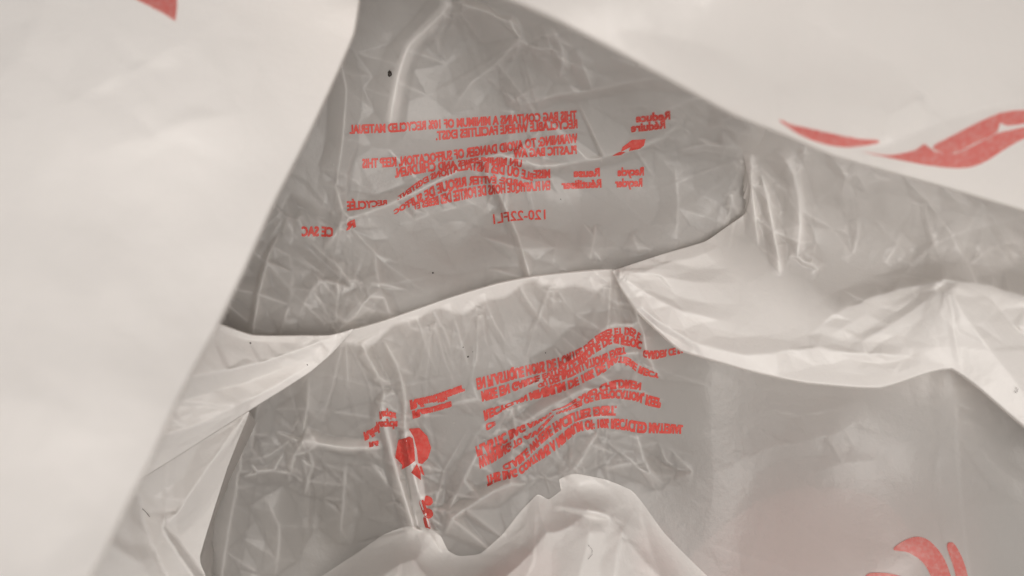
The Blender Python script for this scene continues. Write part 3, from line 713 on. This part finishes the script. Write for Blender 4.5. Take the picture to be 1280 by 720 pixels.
patch('printed_leaf', [smooth_poly([(850,730),(890,670),(980,615),(1090,620),(1150,690),(1120,780),(980,830),(870,810)])], ZC, front_panel, 14, lift=-26, mat=GHOST_INK)
for q in ([(590,740),(660,690),(700,700),(690,760),(620,790)], [(790,680),(815,660),(835,690),(850,740),(800,760)]):
    patch('printed_leaf', [smooth_poly(q)], ZF, bulge, 14, lift=-6, mat=GHOST_INK)

# ------------------------------------------------------------------ specks and fibres lying on the film
def film_point(Z, px, py, lift):
    return to_world(np.array([float(px)]), np.array([float(py)]), np.maximum(Z(np.array([float(px)]), np.array([float(py)])), 1.0)+lift)[0]
def speck(name, label, cat, Z, px, py, lx, ly, hz, seed, tail=None, mat=None):
    """irregular crumb, lx x ly mm and hz mm thick"""
    r = random.Random(seed); bm = bmesh.new(); lx, ly, hz = lx*.75, ly*.75, hz*.75
    bmesh.ops.create_icosphere(bm, subdivisions=2, radius=1.0)
    for v in bm.verts:
        k = 1+r.uniform(-.28, .28)
        v.co = Vector((v.co.x*lx/2*k, v.co.y*ly/2*k, v.co.z*hz/2*k))*0.001
    if tail:
        top = max(bm.verts, key=lambda v: v.co.y)
        for q in range(1, 4):
            ret = bmesh.ops.extrude_face_region(bm, geom=[max(bm.faces, key=lambda f: f.calc_center_median().y)])
            for g in ret['geom']:
                if isinstance(g, bmesh.types.BMVert): g.co += Vector((tail[0], tail[1], 0))*0.001/3
    me = bpy.data.meshes.new(name); bm.to_mesh(me); bm.free()
    for p_ in me.polygons: p_.use_smooth = True
    o = link(name, me, mat or CRUMB, None); o.location = film_point(Z, px, py, hz*0.35)
    o['label'] = label; o['category'] = cat
    return o
speck('crumb', 'dark brown crumb with a curled tip above the first line of mirrored print', 'crumb', ZA, 487, 92, 2.0, 3.3, 1.0, 1, (0.3, 1.2))
speck('dirt_speck', 'tiny black speck below the mirrored print, above the middle fold', 'speck', ZA, 541, 341, 0.8, 0.9, 0.6, 2)
speck('dirt_speck', 'tiny black speck on the pale pleat where the fold meets the left flap', 'speck', ZD1, 313, 429, 0.75, 0.75, 0.5, 3)
speck('dirt_speck', 'tiny dark speck on the narrow end of the pale left pleat', 'speck', ZD1, 384, 456, 0.55, 0.45, 0.4, 4)
for (x, y, a, q, lab) in ((585, 446, .9, 5, 'largest of three tiny black specks below the middle fold'), (579, 434, .6, 6, 'middle-sized of three tiny black specks, nearest the middle fold'), (591, 440, .45, 7, 'smallest of three tiny black specks below the middle fold')):
    o = speck('dirt_speck', lab, 'speck', ZC, x, y, a, a*.8, .5, q); o['group'] = 'specks below the middle fold'
speck('dirt_speck', 'tiny dark speck just above the upside-down print on the lower face', 'speck', ZC, 682, 441, .45, .7, .4, 8)
speck('dirt_speck', 'tiny dark speck beside the mirrored word Reuse and the number line', 'speck', ZA, 701, 249, .5, .55, .4, 9)
def fibre(name, label, Z, pts, rad, mat):
    n_ = 24; rl = rail(pts, n_); c = np.array([film_point(Z, x, y, 0.5) for x, y in rl]); bm = bmesh.new(); rings = []
    for i_ in range(n_):
        t = c[min(n_-1, i_+1)]-c[max(0, i_-1)]; t = Vector(t).normalized(); u = t.cross(Vector((0, 0, 1))).normalized(); w_ = u.cross(t)
        rings.append([bm.verts.new(Vector(c[i_])+(u*math.cos(a)+w_*math.sin(a))*rad*0.001) for a in (0, 1.257, 2.513, 3.77, 5.027)])
    for a, b in zip(rings, rings[1:]):
        for k in range(5): bm.faces.new((a[k], a[(k+1) % 5], b[(k+1) % 5], b[k]))
    bm.faces.new(rings[0][::-1]); bm.faces.new(rings[-1])
    me = bpy.data.meshes.new(name); bm.to_mesh(me); bm.free()
    o = link(name, me, mat, None); o['label'] = label; o['category'] = 'fibre'
    return o
FIB = simple_material('grey_fibre', (0.16, 0.14, 0.13), 0.7, 900, 0.2)
fibre('fibre', 'short straight dark fibre on the crumpled film under the left flap', ZD2, [(178,636),(183,641),(187,646)], 0.11, FIB)
fibre('fibre', 'short curled grey fibre on the pale bulge at the bag floor', ZF, [(735,681),(740,687),(740,693),(735,699)], 0.06, FIB)
fibre('fibre', 'tiny hooked grey fibre on the pale arm of the right-hand lip', ZR, [(1269,484),(1272,487),(1270,491),(1268,489)], 0.08, FIB)
r_ = random.Random(5); bm = bmesh.new()
for _ in range(120):
    zz, x, y = r_.choice(((ZA, r_.uniform(330, 800), r_.uniform(60, 400)), (ZC, r_.uniform(280, 880), r_.uniform(440, 690)), (ZC, r_.uniform(300, 560), r_.uniform(480, 700))))
    if zz is ZA and y > np.interp(x, [q[0] for q in ridge], [q[1] for q in ridge])-8: continue
    c = Vector(film_point(zz, x, y, 0.35)); th = r_.uniform(0, 3.14); l = r_.uniform(.12, .5)*0.001; w_ = r_.uniform(.08, .16)*0.001
    e = Vector((math.cos(th), math.sin(th), 0)); f = Vector((-math.sin(th), math.cos(th), 0))
    vs = [bm.verts.new(c+e*l*a+f*w_*b+Vector((0, 0, h_*0.0001))) for a, b, h_ in ((-1, 0, 0), (0, -1, 1), (1, 0, 0), (0, 1, 1), (0, 0, 3))]
    for k in range(4): bm.faces.new((vs[k], vs[(k+1) % 4], vs[4]))
me = bpy.data.meshes.new('dust'); bm.to_mesh(me); bm.free()
dust = link('dust', me, DUST, None); dust['kind'] = 'stuff'; dust['label'] = 'fine pale dust flecks scattered over the film'; dust['category'] = 'dust'
